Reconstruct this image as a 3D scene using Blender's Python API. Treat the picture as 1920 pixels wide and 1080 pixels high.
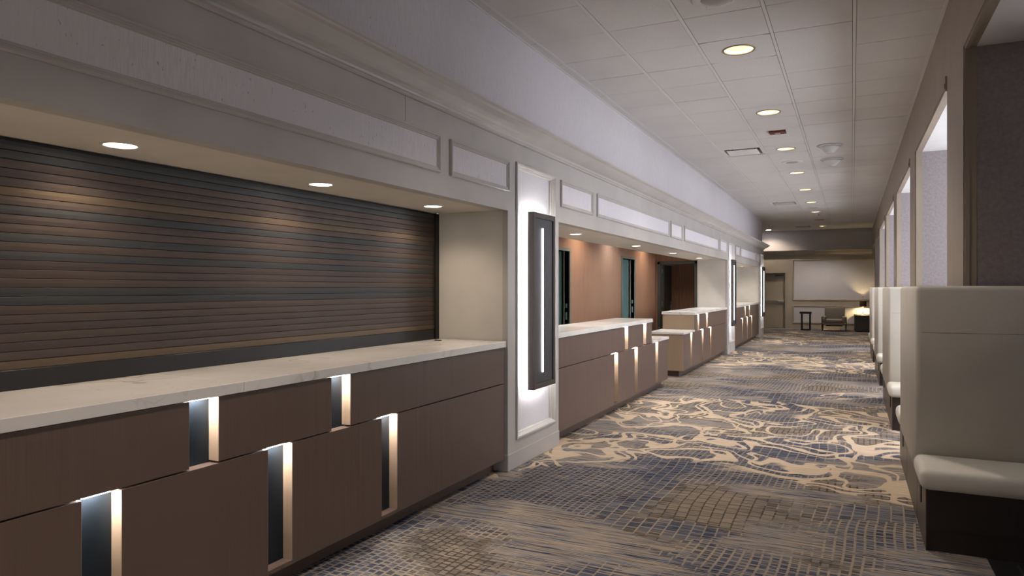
import bpy, bmesh, math, random
from mathutils import Vector, Matrix

random.seed(7)
for o in list(bpy.data.objects):
    bpy.data.objects.remove(o)
scene = bpy.context.scene
COL = scene.collection

# ------------------------------------------------------------------ camera
F_PX, YAW, EYE = 1316.2, 0.451, 1.47
cam_d = bpy.data.cameras.new('camera')
cam_d.sensor_width = 36.0
cam_d.lens = F_PX / 1920.0 * 36.0
cam_d.clip_start, cam_d.clip_end = 0.05, 200
cam = bpy.data.objects.new('camera', cam_d)
COL.objects.link(cam)
cam.location = (0, 0, EYE)
cam.rotation_euler = (math.pi / 2, 0, YAW)
scene.camera = cam

# ------------------------------------------------------------------ world, exposure
world = bpy.data.worlds.new('world')
scene.world = world
world.use_nodes = True
bgn = world.node_tree.nodes['Background']
bgn.inputs['Color'].default_value = (0.90, 0.92, 1.0, 1)
bgn.inputs['Strength'].default_value = 8.2
vs = scene.view_settings
vs.view_transform = 'Standard'
vs.look = 'None'
vs.exposure = 0.5
vs.gamma = 1.0
vs.use_curve_mapping = False

WARM = (1.0, 0.80, 0.60)
SOFT = (1.0, 0.88, 0.76)
COOL = (0.80, 0.90, 1.0)
P_CEIL, P_SOFFIT1, P_SOFFIT2, P_BACK, P_FAR = 140.0, 17.0, 25.0, 70.0, 55.0
E_NICHE, E_SCONCE, E_TUBE = 150.0, 45.0, 5.0

# ------------------------------------------------------------------ material helpers
class NT:
    def __init__(self, name):
        self.m = bpy.data.materials.new(name)
        self.m.use_nodes = True
        self.t = self.m.node_tree
        self.b = self.t.nodes['Principled BSDF']
        self.out = self.t.nodes['Material Output']
    def n(self, typ, **kw):
        nd = self.t.nodes.new(typ)
        for k, v in kw.items():
            setattr(nd, k, v)
        return nd
    def link(self, a, b):
        self.t.links.new(a, b)
    def val(self, sock, v):
        if isinstance(v, bpy.types.NodeSocket):
            self.link(v, sock)
        else:
            if isinstance(v, (tuple, list)) and len(v) == 3 and sock.type == 'RGBA':
                v = (*v, 1)
            sock.default_value = v
    def pos(self):
        return self.n('ShaderNodeNewGeometry').outputs['Position']
    def mapping(self, vec, scale=(1, 1, 1), loc=(0, 0, 0), rot=(0, 0, 0)):
        m = self.n('ShaderNodeMapping')
        self.link(vec, m.inputs['Vector'])
        m.inputs['Scale'].default_value = scale
        m.inputs['Location'].default_value = loc
        m.inputs['Rotation'].default_value = rot
        return m.outputs[0]
    def noise(self, vec, scale=1.0, detail=2.0, rough=0.5, dist=0.0, col=False):
        nd = self.n('ShaderNodeTexNoise')
        self.link(vec, nd.inputs['Vector'])
        nd.inputs['Scale'].default_value = scale
        nd.inputs['Detail'].default_value = detail
        nd.inputs['Roughness'].default_value = rough
        nd.inputs['Distortion'].default_value = dist
        return nd.outputs['Color' if col else 'Fac']
    def math(self, op, a, b=0.0, c=None, clamp=False):
        nd = self.n('ShaderNodeMath', operation=op)
        nd.use_clamp = clamp
        self.val(nd.inputs[0], a)
        self.val(nd.inputs[1], b)
        if c is not None:
            self.val(nd.inputs[2], c)
        return nd.outputs[0]
    def vmath(self, op, a, b):
        nd = self.n('ShaderNodeVectorMath', operation=op)
        self.val(nd.inputs[0], a)
        self.val(nd.inputs[1], b)
        return nd.outputs[0]
    def ramp(self, fac, stops, interp='LINEAR'):
        nd = self.n('ShaderNodeValToRGB')
        nd.color_ramp.interpolation = interp
        el = nd.color_ramp.elements
        while len(el) < len(stops):
            el.new(0.5)
        for e, (p, c) in zip(el, stops):
            e.position = p
            if not isinstance(c, (tuple, list)):
                c = (c, c, c)
            e.color = (*c, 1)
        self.link(fac, nd.inputs[0])
        return nd.outputs[0]
    def mix(self, fac, a, b, blend='MIX'):
        nd = self.n('ShaderNodeMix', data_type='RGBA', blend_type=blend)
        self.val(nd.inputs[0], fac)
        self.val(nd.inputs[6], a)
        self.val(nd.inputs[7], b)
        return nd.outputs[2]
    def smooth(self, x, a, b):
        nd = self.n('ShaderNodeMapRange', interpolation_type='SMOOTHSTEP')
        self.val(nd.inputs[0], x)
        nd.inputs[1].default_value = a
        nd.inputs[2].default_value = b
        return nd.outputs[0]
    def bump(self, h, strength=0.2, dist=0.01):
        nd = self.n('ShaderNodeBump')
        nd.inputs['Strength'].default_value = strength
        nd.inputs['Distance'].default_value = dist
        self.link(h, nd.inputs['Height'])
        self.link(nd.outputs[0], self.b.inputs['Normal'])
    def set(self, color=None, rough=None, metal=None, spec=None):
        if color is not None: self.val(self.b.inputs['Base Color'], color)
        if rough is not None: self.val(self.b.inputs['Roughness'], rough)
        if metal is not None: self.val(self.b.inputs['Metallic'], metal)
        if spec is not None: self.val(self.b.inputs['Specular IOR Level'], spec)
        return self.m

def paint(name, col, rough=0.5, var=0.06, spec=0.4):
    t = NT(name)
    n = t.noise(t.pos(), 3.0, 3.0)
    n2 = t.noise(t.pos(), 180.0, 2.0)
    lo = tuple(c * (1 - var) for c in col)
    hi = tuple(min(1, c * (1 + var)) for c in col)
    t.bump(n2, 0.06, 0.003)
    return t.set(t.ramp(n, [(0.3, lo), (0.7, hi)]), rough, 0, spec)

def wallpaper(name, base, dark, speck):
    t = NT(name)
    p = t.pos()
    fib = t.noise(t.mapping(p, (230, 230, 14)), 1.0, 3.0, 0.6)
    c = t.ramp(fib, [(0.36, dark), (0.6, base)])
    big = t.noise(p, 1.3, 2.0)
    c = t.mix(t.smooth(big, 0.35, 0.75), c, tuple(x * 0.90 for x in base))
    sp = t.noise(t.mapping(p, (75, 75, 32)), 1.0, 1.0)
    c = t.mix(t.math('MULTIPLY', t.smooth(sp, 0.71, 0.76), 0.55), c, speck)
    t.bump(fib, 0.12, 0.003)
    return t.set(c, 0.75, 0, 0.2)

def fabric(name, base, dark, scale=60):
    t = NT(name)
    p = t.pos()
    a = t.noise(t.mapping(p, (scale, scale, scale)), 1.0, 4.0, 0.7)
    b = t.noise(p, 500.0, 2.0)
    f = t.math('ADD', t.math('MULTIPLY', a, 0.7), t.math('MULTIPLY', b, 0.3))
    t.bump(b, 0.2, 0.003)
    return t.set(t.ramp(f, [(0.35, dark), (0.65, base)]), 0.85, 0, 0.15)

def wood(name, base, dark, rough=0.42, fine=55.0):
    t = NT(name)
    p = t.pos()
    g = t.noise(t.mapping(p, (fine, fine, 1.6)), 1.0, 4.0, 0.62, 0.25)
    g2 = t.noise(t.mapping(p, (210, 210, 5)), 1.0, 2.0, 0.6)
    f = t.math('ADD', t.math('MULTIPLY', g, 0.6), t.math('MULTIPLY', g2, 0.4))
    c = t.ramp(f, [(0.34, dark), (0.62, base)])
    big = t.noise(t.mapping(p, (1.8, 1.8, 0.5)), 1.0, 1.0)
    c = t.mix(t.smooth(big, 0.3, 0.75), c, tuple(x * 0.87 for x in base))
    t.bump(g2, 0.05, 0.002)
    return t.set(c, rough, 0, 0.35)

def metal(name, col, rough=0.35, met=0.9):
    t = NT(name)
    n = t.noise(t.mapping(t.pos(), (8, 8, 8)), 1.0, 3.0)
    r = t.n('ShaderNodeMapRange')
    t.link(n, r.inputs[0])
    r.inputs[3].default_value = rough * 0.85
    r.inputs[4].default_value = rough * 1.2
    return t.set(t.ramp(n, [(0.3, tuple(c * 0.93 for c in col)), (0.7, col)]), r.outputs[0], met, 0.5)

def glow(name, col, strength):
    t = NT(name)
    t.set(col, 0.5)
    t.val(t.b.inputs['Emission Color'], col)
    t.b.inputs['Emission Strength'].default_value = strength
    return t.m

def marble(name):
    t = NT(name)
    p = t.pos()
    w = t.noise(p, 1.1, 4.0, 0.6, 0.0, True)
    p2 = t.vmath('ADD', p, t.vmath('MULTIPLY', t.vmath('SUBTRACT', w, (0.5, 0.5, 0.5)), (1.3, 1.3, 1.3)))
    v1 = t.noise(t.mapping(p2, (1.5, 0.8, 1.2), rot=(0, 0, 0.5)), 1.0, 1.0, 0.4)
    vein = t.math('ABSOLUTE', t.math('SUBTRACT', v1, 0.5))
    vm = t.math('SUBTRACT', 1.0, t.smooth(vein, 0.0, 0.016))
    brk = t.smooth(t.noise(p, 1.7, 1.0), 0.40, 0.62)
    v2 = t.noise(t.mapping(p2, (3.4, 2.1, 2.5), loc=(4, 2, 0)), 1.0, 2.0, 0.5)
    vein2 = t.math('SUBTRACT', 1.0, t.smooth(t.math('ABSOLUTE', t.math('SUBTRACT', v2, 0.5)), 0.0, 0.012))
    base = t.ramp(t.noise(p, 2.2, 3.0), [(0.3, (0.66, 0.64, 0.63)), (0.7, (0.78, 0.765, 0.75))])
    c = t.mix(t.math('MULTIPLY', t.math('MULTIPLY', vm, brk), 0.62), base, (0.38, 0.33, 0.27))
    c = t.mix(t.math('MULTIPLY', t.math('MULTIPLY', vein2, brk), 0.25), c, (0.40, 0.38, 0.36))
    return t.set(c, 0.22, 0, 0.45)

def carpet():
    t = NT('carpet_pattern')
    p = t.pos()
    sep = t.n('ShaderNodeSeparateXYZ')
    t.link(p, sep.inputs[0])
    # warped coordinates for the woven blocks
    w = t.noise(p, 0.8, 1.0, 0.5, 0, True)
    wv = t.vmath('MULTIPLY', t.vmath('SUBTRACT', w, (0.5, 0.5, 0.5)), (0.13, 0.10, 0.0))
    pb = t.vmath('ADD', p, wv)
    # weft streaks running across the corridor; they also fray the edges of every zone
    wob = t.vmath('ADD', p, t.vmath('MULTIPLY', t.vmath('SUBTRACT', t.noise(p, 1.8, 1.0, 0.5, 0, True), (0.5, 0.5, 0.5)), (0.0, 0.06, 0)))
    st = t.noise(t.mapping(wob, (1.5, 62, 1)), 1.0, 2.0, 0.7)
    fr = t.noise(t.mapping(wob, (2.6, 58, 1), (11, 5, 0)), 1.0, 2.0, 0.7)
    fray = t.math('MULTIPLY', t.math('SUBTRACT', fr, 0.5), 0.42)
    def blocks(sx, sy, rot, loc, mortar):
        br = t.n('ShaderNodeTexBrick')
        t.link(t.mapping(pb, (1, 1, 1), loc, (0, 0, rot)), br.inputs['Vector'])
        br.offset = 0.37
        br.squash = 0.7
        br.squash_frequency = 3
        br.inputs['Scale'].default_value = 1.0
        br.inputs['Brick Width'].default_value = sx
        br.inputs['Row Height'].default_value = sy
        br.inputs['Mortar Size'].default_value = mortar
        br.inputs['Mortar Smooth'].default_value = 0.1
        br.inputs['Bias'].default_value = 0.0
        br.inputs['Color1'].default_value = (0, 0, 0, 1)
        br.inputs['Color2'].default_value = (1, 1, 1, 1)
        br.inputs['Mortar'].default_value = (0.5, 0.5, 0.5, 1)
        return br.outputs['Fac'], br.outputs['Color']
    m1, r1 = blocks(0.098, 0.074, math.pi / 2, (0, 0, 0), 0.0052)
    m2, r2 = blocks(0.060, 0.050, math.pi / 2 + 0.06, (3.3, 1.7, 0), 0.0068)
    zone = t.math('ADD', t.noise(t.mapping(p, (0.7, 0.95, 1), (0, 3.1, 0)), 0.9, 2.0, 0.5, 0.3), t.math('MULTIPLY', fray, 0.22))
    zsel = t.smooth(t.noise(t.mapping(p, loc=(9, 4, 0)), 0.8, 1.0), 0.49, 0.51)
    mort = t.mix(zsel, m1, m2)
    rnd = t.mix(zsel, r1, r2)
    zc = t.ramp(zone, [(0.42, (0.020, 0.032, 0.075)), (0.51, (0.045, 0.065, 0.112)), (0.555, (0.105, 0.087, 0.068)), (0.63, (0.27, 0.22, 0.165))])
    zc2 = t.mix(t.ramp(rnd, [(0.25, 0.0), (0.75, 0.9)]), zc, t.ramp(zone, [(0.42, (0.060, 0.085, 0.145)), (0.53, (0.17, 0.175, 0.20)), (0.62, (0.36, 0.29, 0.21))]))
    lines = t.ramp(zone, [(0.42, (0.29, 0.255, 0.21)), (0.555, (0.46, 0.37, 0.27)), (0.58, (0.10, 0.078, 0.058))])
    wv2 = t.smooth(t.noise(t.mapping(p, (40, 520, 1)), 1.0, 1.0), 0.40, 0.60)
    zc2 = t.mix(t.math('MULTIPLY', wv2, 0.22), zc2, (0.32, 0.29, 0.26))
    cells = t.mix(mort, zc2, lines)
    stc = t.ramp(st, [(0.30, (0.022, 0.028, 0.052)), (0.385, (0.045, 0.055, 0.085)), (0.40, (0.16, 0.185, 0.24)), (0.46, (0.30, 0.32, 0.36)), (0.475, (0.46, 0.365, 0.26)), (0.54, (0.54, 0.43, 0.31)),
                      (0.555, (0.20, 0.20, 0.21)), (0.61, (0.37, 0.31, 0.25)), (0.625, (0.20, 0.15, 0.11)), (0.70, (0.07, 0.06, 0.055))])
    szone = t.math('ADD', t.noise(t.mapping(p, (0.65, 1.15, 1), (2.0, 7.0, 0)), 1.0, 2.0, 0.55, 0.5), t.math('MULTIPLY', fray, 0.55))
    smask = t.smooth(szone, 0.535, 0.555)
    c = t.mix(smask, cells, stc)
    st2 = t.noise(t.mapping(wob, (3.2, 110, 1), (5, 3, 0)), 1.0, 1.0)
    c = t.mix(t.math('MULTIPLY', t.smooth(st2, 0.62, 0.64), 0.8), c, (0.50, 0.40, 0.29))
    c = t.mix(t.math('MULTIPLY', t.math('SUBTRACT', 1.0, t.smooth(st2, 0.34, 0.36)), 0.8), c, (0.026, 0.032, 0.055))
    # flowing cream ribbons
    wr = t.noise(p, 1.4, 1.0, 0.5, 0, True)
    pr = t.vmath('ADD', p, t.vmath('MULTIPLY', t.vmath('SUBTRACT', wr, (0.5, 0.5, 0.5)), (0.65, 0.65, 0)))
    def ribbon(scale, loc, width, centre=0.5):
        nz = t.noise(t.mapping(pr, (1.0, 0.9, 1), loc), scale, 0.0, 0.5, 0.6)
        d = t.math('ABSOLUTE', t.math('SUBTRACT', nz, centre))
        d = t.math('ADD', d, t.math('MULTIPLY', fray, 0.035))
        return t.math('SUBTRACT', 1.0, t.smooth(d, width, width + 0.004))
    rb = t.math('MAXIMUM', ribbon(1.8, (0, 0, 3), 0.036), ribbon(2.5, (7, 1, 5), 0.032))
    rb = t.math('MAXIMUM', rb, ribbon(1.8, (0, 0, 3), 0.014, 0.62))
    ph = t.math('COSINE', t.math('MULTIPLY', t.math('SUBTRACT', sep.outputs['Y'], 7.9), 2 * math.pi / 7.3))
    rz = t.math('ADD', t.math('MULTIPLY', ph, 0.20), t.noise(t.mapping(p, loc=(1, 5, 2)), 0.8, 1.0))
    rz = t.math('ADD', rz, t.math('MULTIPLY', fray, 0.4))
    rm = t.math('MULTIPLY', rb, t.smooth(rz, 0.49, 0.53))
    rib = t.ramp(t.noise(t.mapping(p, (4, 90, 1)), 1.0, 2.0), [(0.35, (0.47, 0.37, 0.265)), (0.6, (0.64, 0.515, 0.385))])
    c = t.mix(1.0, c, (0.78, 0.79, 0.84), 'MULTIPLY')
    c = t.mix(rm, c, rib)
    nap = t.noise(p, 420.0, 2.0)
    c = t.mix(t.math('MULTIPLY', t.smooth(nap, 0.3, 0.7), 0.25), c, (0.02, 0.02, 0.02))
    t.bump(nap, 0.35, 0.004)
    return t.set(c, 0.95, 0, 0.05)

# ------------------------------------------------------------------ materials
M = {}
M['carpet'] = carpet()
M['paint'] = paint('warm_grey_paint', (0.45, 0.43, 0.415), 0.42)
M['soffit'] = paint('soffit_paint', (0.66, 0.62, 0.56), 0.55)
M['jamb'] = paint('jamb_paint', (0.60, 0.58, 0.54), 0.55)
M['tan'] = paint('tan_paint', (0.31, 0.258, 0.203), 0.5)
M['farwall'] = paint('far_wall_paint', (0.44, 0.39, 0.325), 0.5)
M['white'] = paint('white_paint', (0.74, 0.74, 0.74), 0.6, 0.03)
M['tile'] = None
M['wallpaper'] = wallpaper('lavender_grey_wallpaper', (0.57, 0.545, 0.57), (0.49, 0.468, 0.492), (0.20, 0.19, 0.20))
M['inset'] = wallpaper('panel_wallpaper', (0.70, 0.68, 0.72), (0.60, 0.58, 0.62), (0.22, 0.20, 0.21))
M['fabric'] = fabric('grey_mauve_wallcovering', (0.34, 0.30, 0.31), (0.24, 0.21, 0.22), 40)
M['woodpaper'] = wood('copper_wood_wallcovering', (0.36, 0.20, 0.125), (0.17, 0.085, 0.052), 0.38, 20)
M['wood'] = wood('brown_wood_veneer', (0.135, 0.092, 0.074), (0.096, 0.064, 0.052), 0.42)
M['endwood'] = wood('beige_end_veneer', (0.37, 0.275, 0.195), (0.31, 0.225, 0.155), 0.45, 40)
M['marble'] = marble('white_marble')
M['nicheback'] = metal('niche_back_metal', (0.038, 0.052, 0.070), 0.35, 0.85)
M['toe'] = wood('toe_kick_wood', (0.12, 0.080, 0.062), (0.085, 0.056, 0.045), 0.5)
M['led'] = glow('niche_led', (1.0, 0.95, 0.90), E_NICHE)
M['sconceled'] = glow('sconce_back_led', (1.0, 0.97, 0.92), E_SCONCE)
M['tube'] = glow('sconce_tube', (1.0, 0.98, 0.96), E_TUBE)
M['sconcewood'] = wood('sconce_dark_wood', (0.075, 0.062, 0.058), (0.040, 0.033, 0.031), 0.5, 40)
M['sconceface'] = metal('sconce_face_charcoal', (0.055, 0.055, 0.062), 0.5, 0.3)
M['shutdark'] = metal('shutter_black', (0.030, 0.030, 0.031), 0.45, 0.6)
SL = [metal('shutter_slat_%s' % n, c, r, 0.75) for n, c, r in (
    ('umber', (0.105, 0.082, 0.072), 0.55), ('slate', (0.070, 0.072, 0.074), 0.55), ('bronze', (0.150, 0.112, 0.080), 0.55), ('brown', (0.090, 0.070, 0.064), 0.52))]
M['cream'] = None
M['espresso'] = wood('espresso_wood', (0.032, 0.024, 0.020), (0.020, 0.015, 0.013), 0.35)
M['espressoend'] = wood('bench_end_wood', (0.085, 0.064, 0.050), (0.055, 0.041, 0.033), 0.4)
M['black'] = paint('matte_black', (0.012, 0.012, 0.012), 0.5, 0.2)
M['chrome'] = metal('brushed_steel', (0.62, 0.61, 0.60), 0.28, 1.0)
M['sage'] = paint('sage_door_frame', (0.155, 0.160, 0.125), 0.4)
M['teal'] = paint('teal_room_wall', (0.26, 0.40, 0.40), 0.6)
M['darkframe'] = paint('dark_green_frame', (0.060, 0.062, 0.055), 0.45)
M['darkdoor'] = paint('dark_door', (0.035, 0.035, 0.032), 0.45)
M['reflector'] = metal('gold_reflector', (0.90, 0.80, 0.58), 0.45, 0.35)
M['lampwarm'] = glow('warm_lamp', (1.0, 0.86, 0.62), 16.0)
M['lampwhite'] = glow('white_lamp', (1.0, 0.96, 0.90), 40.0)
M['lampsoffit'] = glow('soffit_lamp', (1.0, 0.90, 0.76), 9.0)
M['trimbrass'] = metal('downlight_trim', (0.30, 0.24, 0.17), 0.4, 0.8)
M['red'] = paint('dark_red_plastic', (0.13, 0.028, 0.020), 0.4)
M['grille'] = metal('speaker_grille', (0.42, 0.38, 0.37), 0.6, 0.3)
M['darktile'] = paint('dark_floor_tile', (0.022, 0.021, 0.020), 0.3)
M['chairfab'] = fabric('taupe_upholstery', (0.30, 0.265, 0.225), (0.21, 0.185, 0.16), 90)
M['console'] = wood('charcoal_console', (0.085, 0.078, 0.068), (0.055, 0.050, 0.044), 0.4)
M['shade'] = fabric('dark_lamp_shade', (0.060, 0.035, 0.012), (0.035, 0.020, 0.008), 120)
M['frosted'] = paint('frosted_white_plastic', (0.62, 0.63, 0.63), 0.25, 0.03)
M['doorleaf'] = paint('beige_door', (0.40, 0.345, 0.275), 0.45)
M['glass'] = None

def mk_tile():
    t = NT('acoustic_tile')
    p = t.pos()
    n = t.noise(p, 160.0, 3.0, 0.7)
    n2 = t.noise(p, 1.1, 2.0)
    c = t.ramp(n, [(0.35, (0.60, 0.585, 0.57)), (0.55, (0.70, 0.685, 0.67))])
    c = t.mix(t.smooth(n2, 0.35, 0.75), c, (0.63, 0.61, 0.60))
    t.bump(n, 0.25, 0.003)
    return t.set(c, 0.9, 0, 0.1)
M['tile'] = mk_tile()
M['grid'] = paint('ceiling_grid_white', (0.68, 0.66, 0.64), 0.5, 0.03)

def mk_cream():
    t = NT('cream_vinyl')
    p = t.pos()
    n = t.noise(p, 2.5, 3.0)
    n2 = t.noise(t.mapping(p, (220, 220, 220)), 1.0, 2.0)
    t.bump(t.math('ADD', t.math('MULTIPLY', n, 0.9), t.math('MULTIPLY', n2, 0.1)), 0.18, 0.02)
    return t.set(t.ramp(n, [(0.3, (0.59, 0.56, 0.50)), (0.7, (0.65, 0.615, 0.555))]), 0.5, 0, 0.35)
M['cream'] = mk_cream()

def mk_glass():
    t = NT('window_glass')
    tr = t.n('ShaderNodeBsdfTransparent')
    gl = t.n('ShaderNodeBsdfGlossy')
    gl.inputs['Roughness'].default_value = 0.02
    mx = t.n('ShaderNodeMixShader')
    mx.inputs[0].default_value = 0.06
    t.link(tr.outputs[0], mx.inputs[1])
    t.link(gl.outputs[0], mx.inputs[2])
    t.link(mx.outputs[0], t.out.inputs['Surface'])
    return t.m
M['glass'] = mk_glass()

# ------------------------------------------------------------------ mesh helpers
def finish(name, bm, mat, parent=None, smooth=False):
    me = bpy.data.meshes.new(name)
    bmesh.ops.recalc_face_normals(bm, faces=bm.faces[:])
    bm.to_mesh(me)
    bm.free()
    me.materials.append(mat if not isinstance(mat, str) else M[mat])
    if smooth:
        for f in me.polygons:
            f.use_smooth = True
    o = bpy.data.objects.new(name, me)
    COL.objects.link(o)
    if parent is not None:
        o.parent = parent
        o.matrix_parent_inverse = Matrix.Translation(-parent_loc(parent))
    return o

def parent_loc(o):
    v = o.location.copy()
    while o.parent is not None:
        return v * 0 + world_loc(o)
    return v

def world_loc(o):
    v = o.location.copy()
    if o.parent is not None:
        v = v + world_loc(o.parent) + o.matrix_parent_inverse.to_translation()
    return v

def add_box(bm, x0, x1, y0, y1, z0, z1, bev=0.0, seg=2):
    if x0 > x1: x0, x1 = x1, x0
    if y0 > y1: y0, y1 = y1, y0
    vs_ = [bm.verts.new((x, y, z)) for x in (x0, x1) for y in (y0, y1) for z in (z0, z1)]
    fs = [(0, 1, 3, 2), (4, 6, 7, 5), (0, 4, 5, 1), (2, 3, 7, 6), (0, 2, 6, 4), (1, 5, 7, 3)]
    faces = [bm.faces.new([vs_[i] for i in f]) for f in fs]
    if bev > 0:
        es = {e for f in faces for e in f.edges}
        bmesh.ops.bevel(bm, geom=list(es), offset=bev, segments=seg, profile=0.5, affect='EDGES')

def box(name, x0, x1, y0, y1, z0, z1, mat, parent=None, bev=0.0, seg=2, smooth=False):
    bm = bmesh.new()
    add_box(bm, x0, x1, y0, y1, z0, z1, bev, seg)
    return finish(name, bm, mat, parent, smooth)

def boxes(name, lst, mat, parent=None):
    bm = bmesh.new()
    for b in lst:
        add_box(bm, *b)
    return finish(name, bm, mat, parent)

def lathe(name, prof, center, mat, parent=None, seg=32, axis='z', smooth=True):
    bm = bmesh.new()
    rings = []
    for r, h in prof:
        ring = []
        for i in range(seg):
            a = 2 * math.pi * i / seg
            if axis == 'z':
                ring.append(bm.verts.new((center[0] + r * math.cos(a), center[1] + r * math.sin(a), center[2] + h)))
            elif axis == 'y':
                ring.append(bm.verts.new((center[0] + r * math.cos(a), center[1] + h, center[2] + r * math.sin(a))))
            else:
                ring.append(bm.verts.new((center[0] + h, center[1] + r * math.cos(a), center[2] + r * math.sin(a))))
        rings.append(ring)
    for a, b in zip(rings, rings[1:]):
        for i in range(seg):
            bm.faces.new((a[i], a[(i + 1) % seg], b[(i + 1) % seg], b[i]))
    for ring, (r, h) in ((rings[0], prof[0]), (rings[-1], prof[-1])):
        if r < 0.5 and r > 0 and (prof[0] != prof[-1]) and getattr(lathe, 'cap', True):
            bm.faces.new(ring)
    return finish(name, bm, mat, parent, smooth)

def lathe_open(*a, **k):
    lathe.cap = False
    o = lathe(*a, **k)
    lathe.cap = True
    return o

def prism_y(name, prof, y0, y1, mat, parent=None):
    bm = bmesh.new()
    A = [bm.verts.new((x, y0, z)) for x, z in prof]
    B = [bm.verts.new((x, y1, z)) for x, z in prof]
    n = len(prof)
    for i in range(n):
        j = (i + 1) % n
        bm.faces.new((A[i], A[j], B[j], B[i]))
    bm.faces.new(A)
    bm.faces.new(B)
    return finish(name, bm, mat, parent)

def prism_x(name, prof, x0, x1, mat, parent=None):
    bm = bmesh.new()
    A = [bm.verts.new((x0, y, z)) for y, z in prof]
    B = [bm.verts.new((x1, y, z)) for y, z in prof]
    n = len(prof)
    for i in range(n):
        j = (i + 1) % n
        bm.faces.new((A[i], A[j], B[j], B[i]))
    bm.faces.new(A)
    bm.faces.new(B)
    return finish(name, bm, mat, parent)

def moulding(name, p0, p1, q0, q1, prof, fn, mat, parent=None):
    """mitred frame; prof = [(inset, height)], fn(p, q, h) -> xyz"""
    bm = bmesh.new()
    rings = []
    for a, hh in prof:
        rings.append([bm.verts.new(fn(p, q, hh)) for p, q in ((p0 + a, q0 + a), (p1 - a, q0 + a), (p1 - a, q1 - a), (p0 + a, q1 - a))])
    for A, B in zip(rings, rings[1:]):
        for i in range(4):
            j = (i + 1) % 4
            bm.faces.new((A[i], A[j], B[j], B[i]))
    return finish(name, bm, mat, parent)

def light(name, typ, loc, power, col, parent=None, **kw):
    d = bpy.data.lights.new(name, typ)
    d.energy = power
    d.color = col
    for k, v in kw.items():
        setattr(d, k, v)
    o = bpy.data.objects.new(name, d)
    COL.objects.link(o)
    o.location = loc
    if parent is not None:
        o.parent = parent
        o.matrix_parent_inverse = Matrix.Translation(-world_loc(parent))
    return o

def thing(name, label, cat, loc, group=None):
    o = bpy.data.objects.new(name, None)
    COL.objects.link(o)
    o.location = loc
    o.empty_display_size = 0.1
    tag(o, label, cat, group)
    return o

def tag(o, label, cat, group=None):
    o['label'] = label
    o['category'] = cat
    if group:
        o['group'] = group
    return o

def struct(o, label=None, cat=None):
    o['kind'] = 'structure'
    if label:
        o['label'] = label
    if cat:
        o['category'] = cat
    return o

# ------------------------------------------------------------------ key dimensions
XF = -2.48          # frieze and pilaster face
XU = -2.52          # upper wall
ZC = 3.565          # ceiling
ZS = 2.09           # soffit
XR = 0.635          # right wall face
YE = 27.5           # end wall
YB = -5.0           # behind the camera
PIL = [(5.04, 6.12), (16.03, 17.12), (22.04, 23.09)]
YEND = 23.09
XBACK = -4.10

# ------------------------------------------------------------------ floor
fl = box('floor', -6.6, 0.66, YB, YE + 0.2, -0.06, 0.0, 'carpet')
struct(fl, 'patterned corridor carpet in navy, taupe and cream', 'carpet')
af = box('floor_alcove', 0.66, 3.1, YB, YE + 0.2, -0.06, 0.0, 'darktile')
struct(af, 'dark tiled floor under the banquettes', 'floor')
box('metal_strip', 0.782, 0.794, YB, 4.5, 0.0, 0.006, 'chrome', af)

# ------------------------------------------------------------------ left wall
wl = box('wall_left', XU - 0.12, XU, YB, YEND, 2.70, ZC + 0.165, 'wallpaper')
struct(wl, 'lavender grey wallpapered upper wall on the left', 'wall')
REC = 0.045
fzb = [(XF - 0.09, XF, YB, YEND, 2.494, 2.72), (XF - 0.09, XF - REC, YB, YEND, ZS, 2.494)]
ya = YB
for a, b in PIL:
    fzb.append((XF - REC, XF, ya, a + 0.16, ZS, 2.494))
    ya = b - 0.095
fzb.append((XF - REC, XF, ya, YEND, ZS, 2.494))
fz = boxes('wall_left_frieze', fzb, 'paint')
struct(fz, 'painted frieze with framed panels above the counters', 'wall')
boxes('board_joint', [(XF, XF + 0.0008, 3.608, 3.6105, 2.50, 2.655)], 'toe', fz)

PROF = [(0.0, 0.0), (0.0, 0.012), (0.006, 0.019), (0.014, 0.019), (0.017, 0.013), (0.023, 0.013), (0.026, 0.009), (0.034, 0.009), (0.038, 0.003)]
def fn_left(p, q, h):
    return (XF + h, p, q)

def frieze_panel(y0, y1):
    moulding('panel_moulding', y0, y1, 2.238, 2.49, PROF, fn_left, 'paint', fz)
    box('panel_inset', XF, XF + 0.0035, y0 + 0.036, y1 - 0.036, 2.274, 2.454, 'inset', fz)

for a, b in ((-4.86, -4.02), (-3.88, -0.60), (-0.46, 0.38), (0.52, 4.006), (4.14, 5.05),
             (6.167, 7.068), (7.215, 10.53), (10.64, 11.42), (11.60, 14.84), (15.03, 15.93),
             (17.22, 17.90), (18.08, 21.05), (21.23, 21.93)):
    frieze_panel(a, b)

# cornice with a mitred return round the end of the wall
CP = [(0.0, 2.655), (0.014, 2.655), (0.020, 2.662), (0.020, 2.672), (0.030, 2.676), (0.034, 2.686), (0.034, 2.694), (0.046, 2.700),
      (0.066, 2.706), (0.090, 2.718), (0.118, 2.738), (0.140, 2.758), (0.148, 2.766), (0.158, 2.768), (0.172, 2.772), (0.180, 2.780), (0.180, 2.794), (0.0, 2.800)]
def cornice_left():
    bm = bmesh.new()
    rows = []
    for ox, z in CP:
        rows.append([bm.verts.new((XF + ox, YB, z)), bm.verts.new((XF + ox, YEND + ox, z)), bm.verts.new((-3.3, YEND + ox, z))])
    for A, B in zip(rows, rows[1:]):
        for i in range(2):
            bm.faces.new((A[i], A[i + 1], B[i + 1], B[i]))
    return finish('trim_1', bm, 'paint')
struct(cornice_left(), 'moulded cornice running along the left wall', 'cornice')

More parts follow.
